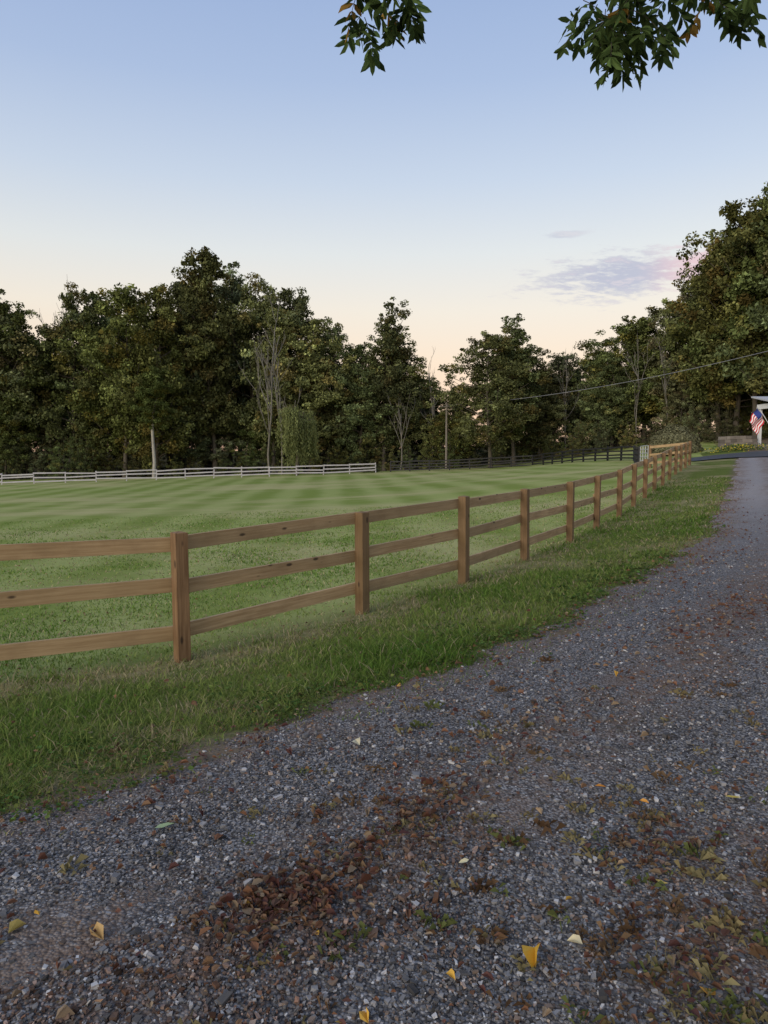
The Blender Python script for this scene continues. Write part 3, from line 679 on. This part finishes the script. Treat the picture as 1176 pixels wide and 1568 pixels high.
obj('leaves',mesh_np('walnut_leaves',np.concatenate(V),np.concatenate(F),lm,col=np.concatenate(C)),e)
obj('trunk_and_limbs',A.mesh('walnut_limbs',bark,True),e)
# ------------------------------------------------------------------ sky and light
SUN_EL,SUN_ROT=28,218
w=bpy.data.worlds.new('World'); scene.world=w; w.use_nodes=True; t=NT(w.node_tree)
sky=t.n('ShaderNodeTexSky',sky_type='NISHITA',sun_disc=False,sun_elevation=rad(SUN_EL),sun_rotation=rad(SUN_ROT))
b1=t.n('ShaderNodeBackground',{'Color':sky.outputs[0],'Strength':.03})
g=t.n('ShaderNodeTexCoord').outputs['Generated']; s=t.n('ShaderNodeSeparateXYZ',{0:g})
X,Y,Z=s.outputs
cr=t.n('ShaderNodeValToRGB',{0:Z}); el=cr.color_ramp.elements
stops=[(0,(.90,.54,.36)),(.07,(.95,.61,.40)),(.12,(.94,.70,.48)),(.18,(.89,.77,.61)),(.25,(.76,.76,.72)),(.33,(.58,.65,.75)),(.43,(.41,.51,.71)),(.56,(.29,.40,.65)),(1,(.21,.31,.55))]
while len(el)<len(stops): el.new(.5)
for q,(p,c) in zip(el,stops): q.position=p;q.color=(*c,1)
ys=t.math('MAXIMUM',Y,.05); u=t.math('DIVIDE',X,ys); v=t.math('DIVIDE',Z,ys)
cv=t.n('ShaderNodeCombineXYZ',{0:t.math('MULTIPLY',u,26),1:t.math('MULTIPLY',v,110),2:0.3})
nn=t.noise(cv.outputs[0],1,5,.66)
def puff(u0,v0,au,av,tilt,amp,thr):
    du=t.math('SUBTRACT',u,u0); dv=t.math('SUBTRACT',t.math('SUBTRACT',v,v0),t.math('MULTIPLY',du,tilt))
    e1=t.math('SQRT',t.math('ADD',t.math('POWER',t.math('ABSOLUTE',t.math('DIVIDE',du,au)),2),t.math('POWER',t.math('ABSOLUTE',t.math('DIVIDE',dv,av)),2)))
    dn=t.math('ADD',t.math('SUBTRACT',1,e1),t.math('MULTIPLY_ADD',nn,3.2,-1.6))
    return t.math('MULTIPLY',t.step(dn,thr,thr+.9),amp)
cm=puff(.325,.232,.125,.030,.08,.9,-.2); c2=puff(.235,.283,.03,.006,.15,.45,-.1); c3=puff(.41,.243,.05,.022,.1,.85,-.3)
cm=t.math('MAXIMUM',cm,t.math('MAXIMUM',c2,c3)); cm=t.math('MULTIPLY',cm,t.math('GREATER_THAN',Y,.05))
cc=t.mix(t.step(u,.33,.41),(.45,.43,.51),(.80,.48,.47))
cc=t.mix(t.step(nn,.5,.7,.0,.6),cc,(.78,.64,.62))
colr=t.mix(cm,cr.outputs[0],cc)
b2=t.n('ShaderNodeBackground',{'Color':colr,'Strength':.92})
ad=t.n('ShaderNodeAddShader');t.t.links.new(b1.outputs[0],ad.inputs[0]);t.t.links.new(b2.outputs[0],ad.inputs[1])
o=t.n('ShaderNodeOutputWorld');t.t.links.new(ad.outputs[0],o.inputs[0])
L=bpy.data.lights.new('sun','SUN'); L.energy=2.1; L.angle=rad(50); L.color=(1,.89,.73)
lo=bpy.data.objects.new('sun',L); link(lo)
sv=Vector((math.sin(rad(SUN_ROT))*math.cos(rad(SUN_EL)),math.cos(rad(SUN_ROT))*math.cos(rad(SUN_EL)),math.sin(rad(SUN_EL))))
lo.rotation_euler=sv.to_track_quat('Z','Y').to_euler(); lo.location=(0,-20,30)
# ------------------------------------------------------------------ camera
c=bpy.data.cameras.new('camera'); c.sensor_fit='VERTICAL'; c.sensor_height=36; c.lens=26; c.clip_start=.05; c.clip_end=5000
cam=bpy.data.objects.new('camera',c); link(cam); cam.location=(0,0,1.6); cam.rotation_euler=(rad(90-4.7),0,0)
scene.camera=cam
scene.view_settings.view_transform='Standard'; scene.view_settings.look='None'; scene.view_settings.exposure=0
